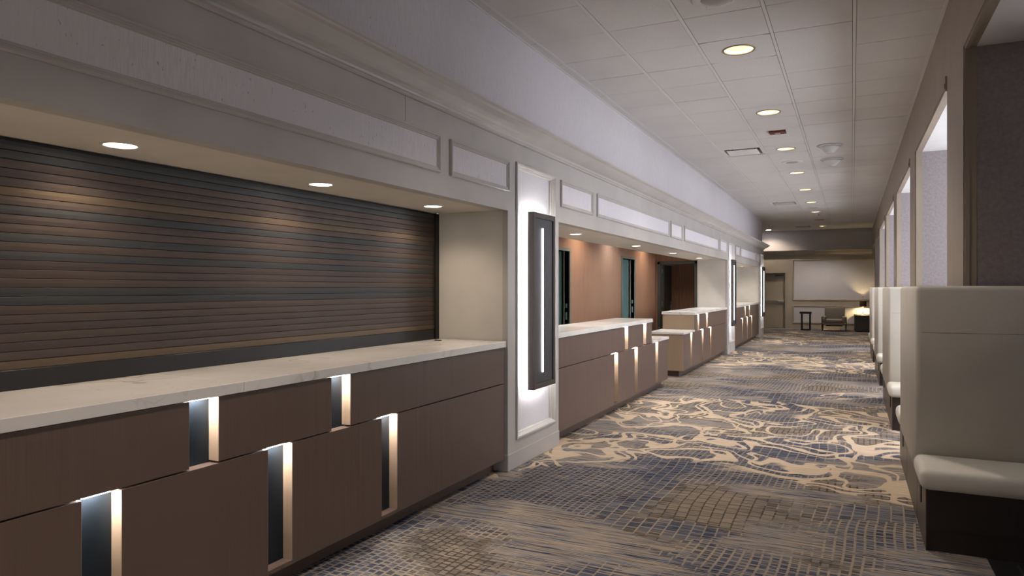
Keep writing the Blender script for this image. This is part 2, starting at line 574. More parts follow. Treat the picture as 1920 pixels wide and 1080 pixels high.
# pilasters
for i, (a, b) in enumerate(PIL):
    p = box('wall_pilaster_%d' % (i + 1), -3.13, XF - REC, a, b, 0, ZS, 'jamb')
    box('core', -3.13, XF - 0.10, a, b, ZS, ZS + 0.3, 'jamb', p)
    struct(p, 'painted pilaster with lit panel, %s along the left wall' % ('nearest', 'second', 'farthest')[i], 'pilaster')
    y0, y1 = a + 0.16, b - 0.095
    boxes('face_board', [(XF - REC, XF + 0.002, a, y0, 0, ZS), (XF - REC, XF + 0.002, y1, b, 0, ZS), (XF - REC, XF + 0.002, y0, y1, 0, 0.238)], 'paint', p)
    box('plinth', -2.62, XF + 0.010, a - 0.012, b + 0.0, 0, 0.135, 'paint', p, 0.004, 1)
    moulding('panel_moulding', y0, y1, 0.238, 2.494, [(-0.012, 0.0), (-0.012, 0.010), (-0.004, 0.014), (0.008, 0.012), (0.012, 0.004), (0.018, -0.004), (0.022, -0.018), (0.030, -0.022), (0.036, -0.040)],
             lambda P, Q, H: (XF + 0.002 + H, P, Q), 'paint', p)
    box('panel_inset', XF - REC, XF - REC + 0.0035, y0 + 0.03, y1 - 0.03, 0.268, 2.464, 'inset', p)

# end of the left wall block
eb = box('wall_left_end', -6.6, -3.13, 22.95, YEND, 0, ZC + 0.165, 'paint')
struct(eb, 'painted return wall at the end of the counters', 'wall')
box('upper_return', -3.13, XU - 0.12, 22.95, YEND, ZS, ZC + 0.165, 'wallpaper', eb)

# soffits over the counters
BAYS = [(YB, 5.04), (6.12, 16.03), (17.12, 22.04)]
for i, (a, b) in enumerate(BAYS):
    s = box('ceiling_soffit_%d' % (i + 1), -3.24, XF - 0.09, a, b, ZS + 0.006, ZS + 0.16, 'soffit')
    struct(s, 'lowered soffit over the %s counter bay' % ('nearest', 'middle', 'farthest')[i], 'soffit')

# bay 1 and bay 3 back walls
struct(box('wall_shutter_back', -3.34, -3.22, YB, 5.10, 0, ZC, 'black'), 'dark wall behind the rolling shutter', 'wall')
struct(box('wall_bay_back', -3.25, -3.14, 17.12, 22.1, 0, ZS + 0.01, 'jamb'), 'painted back wall of the farthest counter bay', 'wall')

# ------------------------------------------------------------------ back room behind the middle bay
ZB = 2.78
D1, D2 = (9.45, 10.56), (13.45, 14.33)      # door openings
DT = 2.06
bw = boxes('wall_back_room', [
    (XBACK - 0.12, XBACK, 5.9, D1[0], 0, ZB), (XBACK - 0.12, XBACK, D1[1], D2[0], 0, ZB), (XBACK - 0.12, XBACK, D2[1], 16.2, 0, ZB),
    (XBACK - 0.12, XBACK, D1[0], D1[1], DT, ZB), (XBACK - 0.12, XBACK, D2[0], D2[1], DT, ZB)], 'woodpaper')
struct(bw, 'copper wood-grain wall behind the middle counter', 'wall')
DX0, DX1 = -4.04, -3.135
cw = boxes('wall_back_room_end', [(XBACK, DX0, 16.10, 16.22, 0, ZB), (DX0, DX1, 16.10, 16.22, 2.07, ZB)], 'woodpaper')
struct(cw, 'wood-grain cross wall around the dark doorway', 'wall')
struct(box('wall_back_room_near', XBACK - 0.1, -3.13, 5.9, 6.0, 0, ZB, 'jamb'), 'near end wall of the back room', 'wall')
struct(box('ceiling_back_room', XBACK - 0.1, -2.6, 5.9, 16.25, ZB, ZB + 0.08, 'white'), 'white ceiling of the back room', 'ceiling')
def hollow_frame(name, y0, y1, label):
    bm = bmesh.new()
    x0, x1 = XBACK - 0.14, XBACK + 0.018
    add_box(bm, x0, x1, y0 - 0.05, y0, 0, DT + 0.05)
    add_box(bm, x0, x1, y1, y1 + 0.05, 0, DT + 0.05)
    add_box(bm, x0, x1, y0, y1, DT, DT + 0.05)
    add_box(bm, x0 + 0.05, x0 + 0.07, y1 - 0.016, y1, 0, DT)
    o = finish(name, bm, 'sage')
    struct(o, label, 'door frame')
    box('strike_plate', x0 + 0.085, x0 + 0.115, y1 - 0.003, y1, 1.15, 1.22, 'chrome', o)
    box('strike_plate', x0 + 0.085, x0 + 0.115, y1 - 0.003, y1, 0.96, 1.08, 'chrome', o)
    return o
hollow_frame('door_1', D1[0], D1[1], 'sage metal frame of open doorway partly hidden by the pilaster')
hollow_frame('door_2', D2[0], D2[1], 'sage metal frame of open doorway in the copper wall')
# rooms behind
struct(boxes('wall_office', [(-6.3, -6.2, 8.2, 16.0, 0, 2.7), (-6.3, -4.22, 8.1, 8.2, 0, 2.7), (-6.3, -4.22, 15.6, 15.7, 0, 2.7), (-6.3, -4.22, 8.1, 15.7, 2.62, 2.7)], 'teal'), 'teal painted office seen through the open doorways', 'wall')
struct(boxes('wall_dark_room', [(-4.6, -4.5, 16.22, 17.10, 0, 2.6), (-4.6, -3.131, 17.04, 17.10, 0, 2.6), (-3.145, -3.131, 16.24, 17.04, 0, 2.6), (-4.6, -3.131, 16.22, 17.10, 2.5, 2.6)], 'woodpaper'), 'dark vestibule beyond the doorway', 'wall')
df = boxes('door_3', [(DX0, DX0 + 0.06, 16.04, 16.24, 0, 2.07), (DX1 - 0.06, DX1, 16.04, 16.24, 0, 2.07), (DX0, DX1, 16.04, 16.24, 2.02, 2.08)], 'darkframe')
struct(df, 'dark door frame at the end of the back room', 'door frame')
lf = box('door_leaf', DX0 + 0.065, DX0 + 0.105, 16.25, 16.99, 0.01, 2.01, 'darkdoor', df)
for zz in (0.25, 1.05, 1.80):
    box('hinge', DX0 + 0.05, DX0 + 0.07, 16.225, 16.25, zz, zz + 0.11, 'chrome', lf)
hd = boxes('door_handle', [(DX0 + 0.105, DX0 + 0.113, 16.90, 16.95, 0.92, 1.14), (DX0 + 0.113, DX0 + 0.16, 16.915, 16.935, 1.02, 1.04), (DX0 + 0.14, DX0 + 0.16, 16.80, 16.935, 1.02, 1.04)], 'chrome', lf)
lf2 = box('door_leaf', DX1 - 0.105, DX1 - 0.065, 16.25, 16.99, 0.01, 2.01, 'darkdoor', df)

# ------------------------------------------------------------------ corridor ceiling
CXL = -0.897
def row_y(k):
    return 4.905 + 0.61 * k + 0.305
LIGHT_ROWS = [-14, -10, -6, -2, 2, 6, 10, 14, 18, 22, 26, 30, 34]
SPEAKER_ROWS = [0, 12, 24]
VENT_ROWS = [10, 22, 34]

TX = [-2.422, -1.812, -1.202, -0.592, 0.018]
TY0 = 4.905 - 8 * 0.61      # tiles are laid from just behind the camera
NR = int((YE - TY0) / 0.61) + 1
cl = box('ceiling', -6.6, XR + 0.15, YB, YE + 0.2, ZC + 0.16, ZC + 0.26, 'black')  # black slab keeps the tile gaps dark, standing in for plenum shade
struct(cl, 'suspended acoustic tile ceiling of the corridor', 'ceiling')
bm = bmesh.new()
ys = [YB] + sorted(row_y(k) for k in LIGHT_ROWS if row_y(k) < TY0) + [TY0]
edges = [YB]
for y in ys[1:-1]:
    edges += [y - 0.128, y + 0.128]
edges.append(TY0)
for i in range(0, len(edges), 2):
    add_box(bm, XU, XR, edges[i], edges[i + 1], ZC, ZC + 0.02)
for y in ys[1:-1]:
    add_box(bm, XU, CXL - 0.128, y - 0.128, y + 0.128, ZC, ZC + 0.02)
    add_box(bm, CXL + 0.128, XR, y - 0.128, y + 0.128, ZC, ZC + 0.02)
finish('plain_panel', bm, 'tile', cl)
box('plain_panel', -6.6, -3.04, YEND, YE, ZC, ZC + 0.02, 'tile', cl)

tile_cache = {}
def tile_mesh(w, l, hole):
    key = (round(w, 3), round(l, 3), hole)
    if key in tile_cache:
        return tile_cache[key]
    bm = bmesh.new()
    g, gy = 0.0155, 0.0030
    if not hole:
        add_box(bm, -w / 2 + g, w / 2 - g, -l / 2 + gy, l / 2 - gy, 0.0, 0.016)
    else:
        n = 32
        def sq(a):
            cx, sy = math.cos(a), math.sin(a)
            m = max(abs(cx) / (w / 2 - g), abs(sy) / (l / 2 - gy))
            return cx / m, sy / m
        angs = [2 * math.pi * i / n + math.pi / n * 0 for i in range(n)]
        lay = []
        for z in (0.0, 0.016):
            lay.append(([bm.verts.new((*sq(a), z)) for a in angs], [bm.verts.new((hole * math.cos(a), hole * math.sin(a), z)) for a in angs]))
        for i in range(n):
            j = (i + 1) % n
            for outer, inner in lay:
                bm.faces.new((outer[i], outer[j], inner[j], inner[i]))
            bm.faces.new((lay[0][1][i], lay[0][1][j], lay[1][1][j], lay[1][1][i]))
            bm.faces.new((lay[0][0][i], lay[0][0][j], lay[1][0][j], lay[1][0][i]))
    bmesh.ops.recalc_face_normals(bm, faces=bm.faces[:])
    me = bpy.data.meshes.new('ceiling_tile')
    bm.to_mesh(me)
    bm.free()
    me.materials.append(M['tile'])
    tile_cache[key] = me
    return me

colspans = [(XU, TX[0])] + list(zip(TX, TX[1:])) + [(TX[4], XR)]
for r in range(NR):
    y0 = TY0 + r * 0.61
    y1 = min(y0 + 0.61, YE)
    k = r - 8
    spans = list(colspans)
    if y0 > YEND:
        spans[0] = (-3.032, TX[0])
    for a, b in spans:
        cx = (a + b) / 2
        hole = 0
        if abs(cx - CXL) < 0.05 and k in LIGHT_ROWS:
            hole = 0.128
        if abs(cx - (CXL - 0.61)) < 0.05 and k in VENT_ROWS:
            continue
        o = bpy.data.objects.new('ceiling_tile', tile_mesh(b - a, y1 - y0, hole))
        COL.objects.link(o)
        o.location = (cx, (y0 + y1) / 2, ZC + random.uniform(0, 0.002))
        o.rotation_euler = (random.uniform(-1, 1) * 0.0015, random.uniform(-1, 1) * 0.0015, 0)
        o.parent = cl
for x in TX:
    box('grid_runner', x - 0.012, x + 0.012, TY0, YE, ZC - 0.003, ZC + 0.003, 'grid', cl)
box('grid_runner', XR - 0.022, XR, TY0, YE, ZC - 0.003, ZC + 0.003, 'grid', cl)
box('grid_runner', XU, XU + 0.020, TY0, YEND, ZC - 0.003, ZC + 0.003, 'grid', cl)

# ------------------------------------------------------------------ right wall: beam, piers, partitions, alcoves
PITCH, PC = 3.68, 5.595
PIERS = [PC + PITCH * k for k in range(-2, 6)]
PH = 0.505
ZO = 2.945
wr_ = box('wall_right', XR, XR + 0.05, YB, YE, ZO, ZC + 0.165, 'tan')
struct(wr_, 'tan painted beam over the alcove openings on the right', 'wall')
for i, c in enumerate(PIERS):
    p = box('wall_right_pier_%d' % (i + 1), XR, XR + 0.05, c - PH, c + PH, 0, ZO, 'tan')
    struct(p, None, None)
    if i > 0:
        box('partition', XR + 0.05, 3.0 if i == 1 else 1.90, c - PH + 0.004, c + PH - 0.004, 0, ZO - 0.001, 'fabric', p)  # unseen second partition lengthened to keep daylight off the nearest banquette
    for s in (-1,):
        e = c + s * PH
        y_a, y_b = sorted((e - s * 0.10, e))
        bm = bmesh.new()
        add_box(bm, XR - 0.012, XR, y_a, y_b, 0.4, ZO + 0.10)
        add_box(bm, XR - 0.019, XR - 0.012, *sorted((e - s * 0.045, e - s * 0.008)), 0.4, ZO + 0.04)
        add_box(bm, XR - 0.010, XR + 0.012, *sorted((e, e + s * 0.010)), 0.4, ZO - 0.010)
        finish('casing', bm, 'tan', p)
bm = bmesh.new()
for a, b in zip(PIERS, PIERS[1:]):
    ya, yb = a + PH, b - PH
    add_box(bm, XR - 0.012, XR, ya, yb, ZO, ZO + 0.10)
    add_box(bm, XR - 0.019, XR - 0.012, ya, yb, ZO + 0.008, ZO + 0.045)
    add_box(bm, XR - 0.010, XR + 0.012, ya + 0.010, yb - 0.010, ZO - 0.010, ZO)
finish('opening_casing', bm, 'tan', wr_)
struct(box('ceiling_alcove', XR + 0.05, 3.1, YB, YE, ZO, ZO + 0.08, 'white'), 'white ceiling of the alcoves on the right', 'ceiling')
# outer wall; its unseen windows are added to bring in cool daylight
WZ0, WZ1 = 0.7, 2.75
wins = [(-4.8, -3.5)] + [(5.35 + 2.45 * j, 5.35 + 2.45 * j + 2.25) for j in range(6)]
ow = [(3.0, 3.1, YB, wins[0][0], 0, ZO), (3.0, 3.1, wins[-1][1], YE, 0, ZO)]
for (a, b), (c, d) in zip(wins, wins[1:]):
    ow.append((3.0, 3.1, b, c, 0, ZO))
for a, b in wins:
    ow += [(3.0, 3.1, a, b, 0, WZ0), (3.0, 3.1, a, b, WZ1, ZO)]
struct(boxes('wall_outer', ow, 'tan'), 'outer alcove wall with windows', 'wall')
for i, (a, b) in enumerate(wins):
    bm = bmesh.new()
    add_box(bm, 3.02, 3.08, a, a + 0.05, WZ0, WZ1)
    add_box(bm, 3.02, 3.08, b - 0.05, b, WZ0, WZ1)
    add_box(bm, 3.02, 3.08, a + 0.05, b - 0.05, WZ0, WZ0 + 0.05)
    add_box(bm, 3.02, 3.08, a + 0.05, b - 0.05, WZ1 - 0.05, WZ1)
    w = finish('window_%d' % (i + 1), bm, 'white')
    struct(w, 'alcove window in the outer wall', 'window')
    w['group'] = 'alcove windows'
    box('pane', 3.048, 3.052, a + 0.05, b - 0.05, WZ0 + 0.05, WZ1 - 0.05, 'glass', w)
    pl = light('window_portal', 'AREA', (3.11, (a + b) / 2, (WZ0 + WZ1) / 2), 1.0, (1, 1, 1), w, shape='RECTANGLE', size=b - a, size_y=WZ1 - WZ0)
    pl.rotation_euler = (0, math.pi / 2, 0)
    pl.rotation_euler = (math.pi / 2, 0, math.pi / 2)
    pl.data.cycles.is_portal = True
struct(box('wall_rear', XU - 0.8, 3.1, YB - 0.1, YB, 0, ZC + 0.165, 'paint'), 'wall behind the camera', 'wall')

# ------------------------------------------------------------------ far wall
FD0, FD1, FDT = -3.12, -2.20, 2.02
wf = boxes('wall_far', [(-6.6, FD0, YE, YE + 0.2, 0, ZC + 0.165), (FD1, 3.1, YE, YE + 0.2, 0, ZC + 0.165), (FD0, FD1, YE, YE + 0.2, FDT, ZC + 0.165)], 'farwall')
struct(wf, 'end wall of the corridor with panel mouldings', 'wall')
fnf = lambda P, Q, H: (P, YE - H, Q)
PR2 = [(a * 1.5, hh * 1.3) for a, hh in PROF]
moulding('panel_moulding', -1.95, 0.90, 1.02, 2.50, PR2, fnf, 'farwall', wf)
box('panel_inset', -1.895, 0.845, YE - 0.005, YE, 1.075, 2.445, 'inset', wf)
moulding('panel_moulding', -1.95, 0.90, 0.19, 0.83, PR2, fnf, 'farwall', wf)
box('panel_inset', -1.895, 0.845, YE - 0.005, YE, 0.245, 0.775, 'inset', wf)
box('upper_paper', -6.6, 2.8, YE - 0.004, YE, 2.83, ZC, 'wallpaper', wf)
cf = prism_x('trim_2', [(YE - ox * 1.0, z - 0.015 if z < 2.75 else z + 0.04) for ox, z in CP], -6.6, XR, 'farwall')
struct(cf, 'moulded cornice across the end wall', 'cornice')
bb = boxes('baseboard_far', [(FD1 + 0.07, XR + 0.1, YE - 0.014, YE, 0, 0.09)], 'farwall')
struct(bb, 'baseboard along the end wall', 'baseboard')
dr = boxes('door_4', [(FD0 - 0.06, FD0, YE - 0.02, YE + 0.18, 0, FDT + 0.06), (FD1, FD1 + 0.06, YE - 0.02, YE + 0.18, 0, FDT + 0.06), (FD0, FD1, YE - 0.02, YE + 0.18, FDT, FDT + 0.06)], 'farwall')
box('blank', FD0 - 0.1, FD1 + 0.1, YE + 0.19, YE + 0.25, -0.05, FDT + 0.1, 'black', dr)  # unseen board added to stop sky light leaking under the door
struct(dr, 'beige exit door with push bar in the end wall', 'door')
lfd = box('door_leaf', FD0 + 0.004, FD1 - 0.004, YE + 0.09, YE + 0.135, 0.01, FDT - 0.004, 'doorleaf', dr)
boxes('push_bar', [(FD0 + 0.08, FD1 - 0.06, YE + 0.035, YE + 0.06, 0.965, 1.01), (FD0 + 0.08, FD0 + 0.16, YE + 0.06, YE + 0.09, 0.95, 1.02), (FD1 - 0.30, FD1 - 0.06, YE + 0.02, YE + 0.09, 0.95, 1.025)], 'chrome', lfd)
boxes('door_closer', [(FD1 - 0.34, FD1 - 0.06, YE + 0.02, YE + 0.09, 1.90, 1.96), (FD1 - 0.62, FD1 - 0.3, YE - 0.02, YE + 0.01, 1.985, 2.0)], 'darkframe', lfd)
struct(box('wall_far_left', -6.6, -6.5, YEND, YE, 0, ZC + 0.165, 'farwall'), 'side wall of the far lobby', 'wall')

# ------------------------------------------------------------------ rolling shutter
SX = -3.14
sh = thing('rolling_shutter', 'dark brown slatted rolling shutter closed above the nearest counter', 'shutter', (SX, 0, 1.045))
box('bottom_bar', SX - 0.03, SX + 0.012, -4.4, 4.97, 1.045, 1.130, 'shutdark', sh, 0.003, 1)
SY0, SY1 = -4.4, 4.985
def slat_mesh():
    bm = bmesh.new()
    pr = [(-0.008, -0.0185), (0.0045, -0.0185), (0.0062, -0.0168), (0.0072, 0.0), (0.0062, 0.0165), (0.0045, 0.0180), (-0.008, 0.0180)]
    A = [bm.verts.new((x, SY0, z)) for x, z in pr]
    B = [bm.verts.new((x, SY1, z)) for x, z in pr]
    for i in range(len(pr)):
        j = (i + 1) % len(pr)
        bm.faces.new((A[i], A[j], B[j], B[i]))
    bm.faces.new(A)
    bm.faces.new(B)
    bmesh.ops.recalc_face_normals(bm, faces=bm.faces[:])
    me = bpy.data.meshes.new('slat')
    bm.to_mesh(me)
    bm.free()
    return me
slat_ms = []
base_slat = slat_mesh()
for mm in SL:
    s_ = base_slat.copy()
    s_.materials.append(mm)
    slat_ms.append(s_)
order = [2, 2, 3, 0, 0, 1, 3, 1, 0, 3, 0, 3, 0, 1, 0, 1, 0, 3, 1, 0, 2, 3, 0, 2, 0, 1, 1]
order = [2, 0, 3, 0, 3, 0, 0, 1, 1, 0, 0, 3, 1, 0, 1, 0, 3, 1, 0, 2, 0, 3, 0, 1, 1, 1]
zs = 1.130 + 0.019
for i in range(25):
    o = bpy.data.objects.new('slat', slat_ms[order[i % len(order)]])
    COL.objects.link(o)
    o.parent = sh
    o.location = (0, 0, zs + i * 0.0380 - 1.045)
    o.rotation_euler = (0, random.uniform(-0.035, 0.035), 0)
box('side_guide', SX - 0.04, SX + 0.022, 4.985, 5.035, 1.045, ZS, 'shutdark', sh)
box('head_box', SX - 0.05, SX - 0.012, SY0, 5.035, 2.06, ZS + 0.002, 'shutdark', sh)

# ------------------------------------------------------------------ counters
XP = -2.50           # panel face
XPB = -2.56          # panel back, niche back plane
ZG = 0.705           # joint between the two rows
ZT = 0.997           # underside of the worktop
ZBOT = 0.10
def led(parent, y0, y1, ztop):
    box('led_strip', XPB + 0.016, XP - 0.014, y0 + 0.010, y1 - 0.035, ztop - 0.006, ztop - 0.001, 'led', parent)

def counter(name, label, y0, y1, xback, up, lo, low_span=None, caps=()):
    """up / lo: panel spans of the upper and the lower row; low_span: part of the run that is one tier lower"""
    t = thing(name, label, 'counter', (XP, (y0 + y1) / 2, 0))
    tall = (y0, y1) if low_span is None else ((y0, low_span[0]) if low_span[0] > y0 + 0.01 else (low_span[1], y1))
    box('carcass', xback, XPB - 0.002, tall[0] + 0.002, tall[1] - 0.002, ZBOT, ZT - 0.001, 'wood', t)
    if low_span:
        box('carcass', xback, XPB - 0.002, low_span[0] + 0.0, low_span[1] - 0.002, ZBOT, 0.701, 'wood', t)
    # metal plate behind the gaps
    box('niche_plate', XPB - 0.002, XPB, tall[0] + 0.03, tall[1] - 0.03, ZBOT + 0.02, ZT - 0.002, 'nicheback', t)
    if low_span:
        box('niche_plate', XPB - 0.002, XPB, low_span[0] + 0.002, low_span[1] - 0.03, ZBOT + 0.02, 0.701, 'nicheback', t)
    def panel(a, b, z0, z1):
        pn = box('front_panel', XPB, XP, a + 0.001, b - 0.001, z0, z1, 'wood', t, 0.0012, 1)
        for e in ((a, a + 0.001), (b - 0.001, b)):
            box('edge_band', XPB, XP - 0.0012, e[0], e[1], z0 + 0.001, z1 - 0.001, 'endwood', pn)  # pale edges added so the slot sides look more brightly lit
    for a, b in up:
        panel(a, b, ZG + 0.004, ZT - 0.004)
    def low_top(a, b):
        if low_span and a >= low_span[0] - 0.05 and b <= low_span[1] + 0.05:
            return 0.7015
        return ZG - 0.003
    for a, b in lo:
        panel(a, b, ZBOT, low_top(a, b))
    for (a, b), (c, d) in zip(up, up[1:]):
        if c - b > 0.05:
            led(t, b, c, ZT)
    for (a, b), (c, d) in zip(lo, lo[1:]):
        if c - b > 0.05:
            in_low = low_span and (b + c) / 2 > low_span[0] and (b + c) / 2 < low_span[1]
            led(t, b, c, 0.703 if in_low else ZG + 0.004)
            box('niche_floor', XPB, XP, b, c, ZBOT - 0.0, ZBOT + 0.02, 'wood', t)
    box('toe_kick', xback + 0.1, XP - 0.085, y0 + 0.06, y1 - 0.02 if not caps else y1 - 0.06, 0, ZBOT, 'toe', t)
    return t

c1 = counter('reception_counter', 'brown wood counter with lit vertical slots below the rolling shutter', -4.9, 5.02, -3.12,
    [(-4.9, -3.2), (-3.05, -1.6), (-1.45, 0.30), (0.45, 2.059), (2.21, 2.954), (3.109, 5.02)],
    [(-4.9, -3.6), (-3.45, -2.2), (-2.05, -0.6), (-0.45, 0.55), (0.70, 1.602), (1.756, 2.501), (2.66, 3.398), (3.555, 5.02)])
c2 = counter('reception_counter', 'two-tier brown counter between the near pilaster and the gap', 6.13, 10.55, -3.0,
    [(6.13, 8.33), (8.475, 9.18), (9.329, 9.61)],
    [(6.13, 7.91), (8.055, 8.76), (8.909, 9.82), (9.967, 10.55)], (9.61, 10.55), ('end',))
c3 = counter('reception_counter', 'two-tier counter with beige end panels beyond the gap', 11.63, 16.012, -3.06,
    [(12.54, 12.83), (12.972, 13.66), (13.811, 16.012)],
    [(11.63, 12.21), (12.356, 13.23), (13.38, 14.06), (14.21, 16.012)], (11.63, 12.54), ('end',))
c4 = counter('reception_counter', 'farthest brown counter before the end of the left wall', 17.13, 22.022, -3.12,
    [(17.13, 19.02), (19.16, 19.87), (20.01, 22.022)],
    [(17.13, 18.52), (18.66, 19.43), (19.58, 20.32), (20.46, 22.022)])
# end panels of the island counters
box('end_panel', -3.06, XP - 0.004, 11.622, 11.63, ZBOT, 0.701, 'endwood', c3)
box('end_panel', -3.06, XP - 0.004, 12.532, 12.54, 0.737, ZT - 0.001, 'endwood', c3)
box('end_panel', -3.0, XP - 0.004, 10.55, 10.558, ZBOT, 0.701, 'endwood', c2)

def slab(label, x0, x1, y0, y1, z0, z1, joints=()):
    ys = [y0] + list(joints) + [y1]
    t = thing('marble_worktop', label, 'worktop', ((x0 + x1) / 2, (y0 + y1) / 2, z0))
    for a, b in zip(ys, ys[1:]):
        box('slab', x0, x1, a + (0.0006 if a != y0 else 0), b - (0.0006 if b != y1 else 0), z0, z1, 'marble', t, 0.002, 1)
    return t
XS = -2.485
slab('long white marble worktop under the rolling shutter', -3.205, XS, -4.9, 5.025, ZT, 1.045, (2.34,))
slab('white marble worktop on the upper tier before the gap', -3.02, XS, 6.125, 9.625, ZT, 1.045)
slab('low white marble shelf at the counter end before the gap', -3.02, XS, 9.626, 10.57, 0.7025, 0.738)
slab('low white marble shelf beside the beige end panel', -3.08, XS, 11.61, 12.53, 0.7025, 0.736)
slab('white marble worktop on the upper tier beyond the gap', -3.08, XS, 12.522, 16.025, ZT, 1.045)
slab('farthest white marble worktop, in the last bay', -3.13, XS, 17.125, 22.035, ZT, 1.045)

gm = thing('power_grommet', 'small dark cable grommet on the marble near the jamb', 'grommet', (-3.02, 4.86, 1.045))
lathe('ring', [(0.030, 0.0), (0.030, 0.003), (0.024, 0.004), (0.022, 0.001)], (-3.02, 4.86, 1.045), 'black', gm, 24)
lathe('cap', [(0.020, 0.0), (0.020, 0.004), (0.004, 0.005)], (-3.02, 4.86, 1.045), 'chrome', gm, 24)

# ------------------------------------------------------------------ sconces
def sconce(yc, label):
    xf, xb = -2.40, -2.455
    y0, y1, z0, z1 = yc - 0.238, yc + 0.238, 0.612, 2.111
    t = thing('wall_sconce', label, 'sconce', (XF, yc, z0), 'tall backlit sconces')
    bm = bmesh.new()
    w = 0.045
    add_box(bm, xb, xf, y0, y0 + w, z0, z1)
    add_box(bm, xb, xf, y1 - w, y1, z0, z1)
    add_box(bm, xb, xf, y0 + w, y1 - w, z0, z0 + w)
    add_box(bm, xb, xf, y0 + w, y1 - w, z1 - w, z1)
    finish('frame', bm, 'sconcewood', t)
    box('face_panel', xb + 0.005, xf - 0.012, y0 + w, y1 - w, z0 + w, z1 - w, 'sconceface', t)
    box('light_tube', xf - 0.012, xf - 0.004, yc - 0.045, yc - 0.017, 0.742, 1.986, 'tube', t, 0.004, 2)
    bm = bmesh.new()
    add_box(bm, xb - 0.010, xb - 0.001, y0 + 0.022, y0 + 0.040, z0 + 0.02, z1 - 0.02)
    add_box(bm, xb - 0.010, xb - 0.001, y1 - 0.040, y1 - 0.022, z0 + 0.02, z1 - 0.02)
    add_box(bm, xb - 0.010, xb - 0.001, y0 + 0.04, y1 - 0.04, z0 + 0.03, z0 + 0.042)
    add_box(bm, xb - 0.010, xb - 0.001, y0 + 0.04, y1 - 0.04, z1 - 0.042, z1 - 0.03)
    finish('back_led', bm, 'sconceled', t)
    for zz in (0.98, 1.60):
        box('bracket', XF - REC + 0.0036, xb, yc - 0.15, yc + 0.15, zz, zz + 0.05, 'chrome', t)
    return t
sconce(5.615, 'tall dark backlit sconce with glowing tube on the nearest pilaster')
sconce(16.59, 'tall dark backlit sconce on the second pilaster')
sconce(22.58, 'tall dark backlit sconce on the farthest pilaster')

# ------------------------------------------------------------------ ceiling fittings
ORD = ['overhead behind the frame', 'overhead just out of frame', 'nearest', 'second', 'third', 'fourth', 'fifth', 'sixth', 'seventh', 'eighth', 'farthest']
def downlight(y, label, lit=True, mat='lampwarm', col=SOFT, power=P_CEIL, narrow=False):
    x = CXL
    t = thing('recessed_downlight', label, 'downlight', (x, y, ZC), 'corridor downlights')
    lathe_open('trim_ring', [(0.122, 0.010), (0.122, -0.002), (0.126, -0.006), (0.138, -0.005), (0.141, 0.0), (0.141, 0.004)], (x, y, ZC), 'trimbrass', t, 40)
    lathe_open('reflector', [(0.123, 0.0), (0.118, 0.04), (0.105, 0.085), (0.085, 0.118), (0.055, 0.135)], (x, y, ZC), 'reflector', t, 40)
    lathe('lamp', [(0.052, 0.134), (0.050, 0.118), (0.03, 0.106), (0.006, 0.103)], (x, y, ZC), mat if lit else 'frosted', t, 24)
    if lit:
        L = light('lamp_light', 'SPOT', (x, y, ZC + 0.095), power, col, t, spot_size=math.radians(98 if narrow else 118), spot_blend=0.7, shadow_soft_size=0.045)
    return t
DL = ['recessed downlight at the far back, behind the view', 'second recessed downlight behind the view', 'recessed downlight straight above the camera',
      'recessed downlight overhead, in front of the speaker', 'nearest and largest lit downlight in the tile ceiling', 'second lit ceiling downlight, before the red plate',
      'third ceiling downlight, just past the red plate', 'fourth ceiling downlight, past the round speaker', 'fifth ceiling downlight from the camera',
      'sixth ceiling downlight, beside the second air vent', 'seventh ceiling downlight, the whiter one', 'unlit recessed downlight next to the farthest one',
      'farthest ceiling downlight, by the end wall']
for n, k in enumerate(LIGHT_ROWS):  # the first three are unseen fill lamps added to brighten the near walls
    downlight(row_y(k), DL[n], n != 11, 'lampwhite' if n == 10 else 'lampwarm', SOFT, P_CEIL * (0.4 if n == 3 else 1.0), n < 3)

def speaker(y, label):
    t = thing('ceiling_speaker', label, 'speaker', (CXL, y, ZC), 'ceiling speakers')
    lathe('flange', [(0.165, 0.003), (0.165, -0.004), (0.150, -0.010), (0.105, -0.012), (0.100, -0.008), (0.05, -0.008)], (CXL, y, ZC), 'grid', t, 40)
    lathe('grille', [(0.098, -0.008), (0.095, -0.012), (0.05, -0.017), (0.01, -0.018)], (CXL, y, ZC), 'grille', t, 40)
    for a in range(4):
        aa = a * math.pi / 2 + 0.6
        lathe('screw', [(0.005, -0.010), (0.004, -0.0125)], (CXL + 0.132 * math.cos(aa), y + 0.132 * math.sin(aa), ZC), 'trimbrass', t, 10)
for k, lab in zip(SPEAKER_ROWS, ('round white ceiling speaker cut by the top of the picture', 'round ceiling speaker between the third and fourth downlights', 'round ceiling speaker past the sixth downlight')):
    speaker(row_y(k), lab)

def vent(y, label):
    x = CXL - 0.61
    t = thing('air_vent', label, 'air vent', (x, y, ZC), 'square ceiling air vents')
    fn = lambda P, Q, H: (P, Q, ZC + 0.004 + H)
    moulding('frame', x - 0.297, x + 0.297, y - 0.297, y + 0.297, [(0.0, 0.0), (0.035, 0.0), (0.045, 0.05), (0.06, 0.10)], fn, 'grid', t)
    box('neck', x - 0.24, x + 0.24, y - 0.24, y + 0.24, ZC + 0.105, ZC + 0.11, 'black', t)
    box('plaque', x - 0.225, x + 0.225, y - 0.225, y + 0.225, ZC - 0.006, ZC - 0.001, 'frosted', t, 0.002, 1)
    for sx in (-1, 1):
        for sy in (-1, 1):
            box('hanger', x + sx * 0.19 - 0.006, x + sx * 0.19 + 0.006, y + sy * 0.19 - 0.006, y + sy * 0.19 + 0.006, ZC - 0.001, ZC + 0.105, 'black', t)
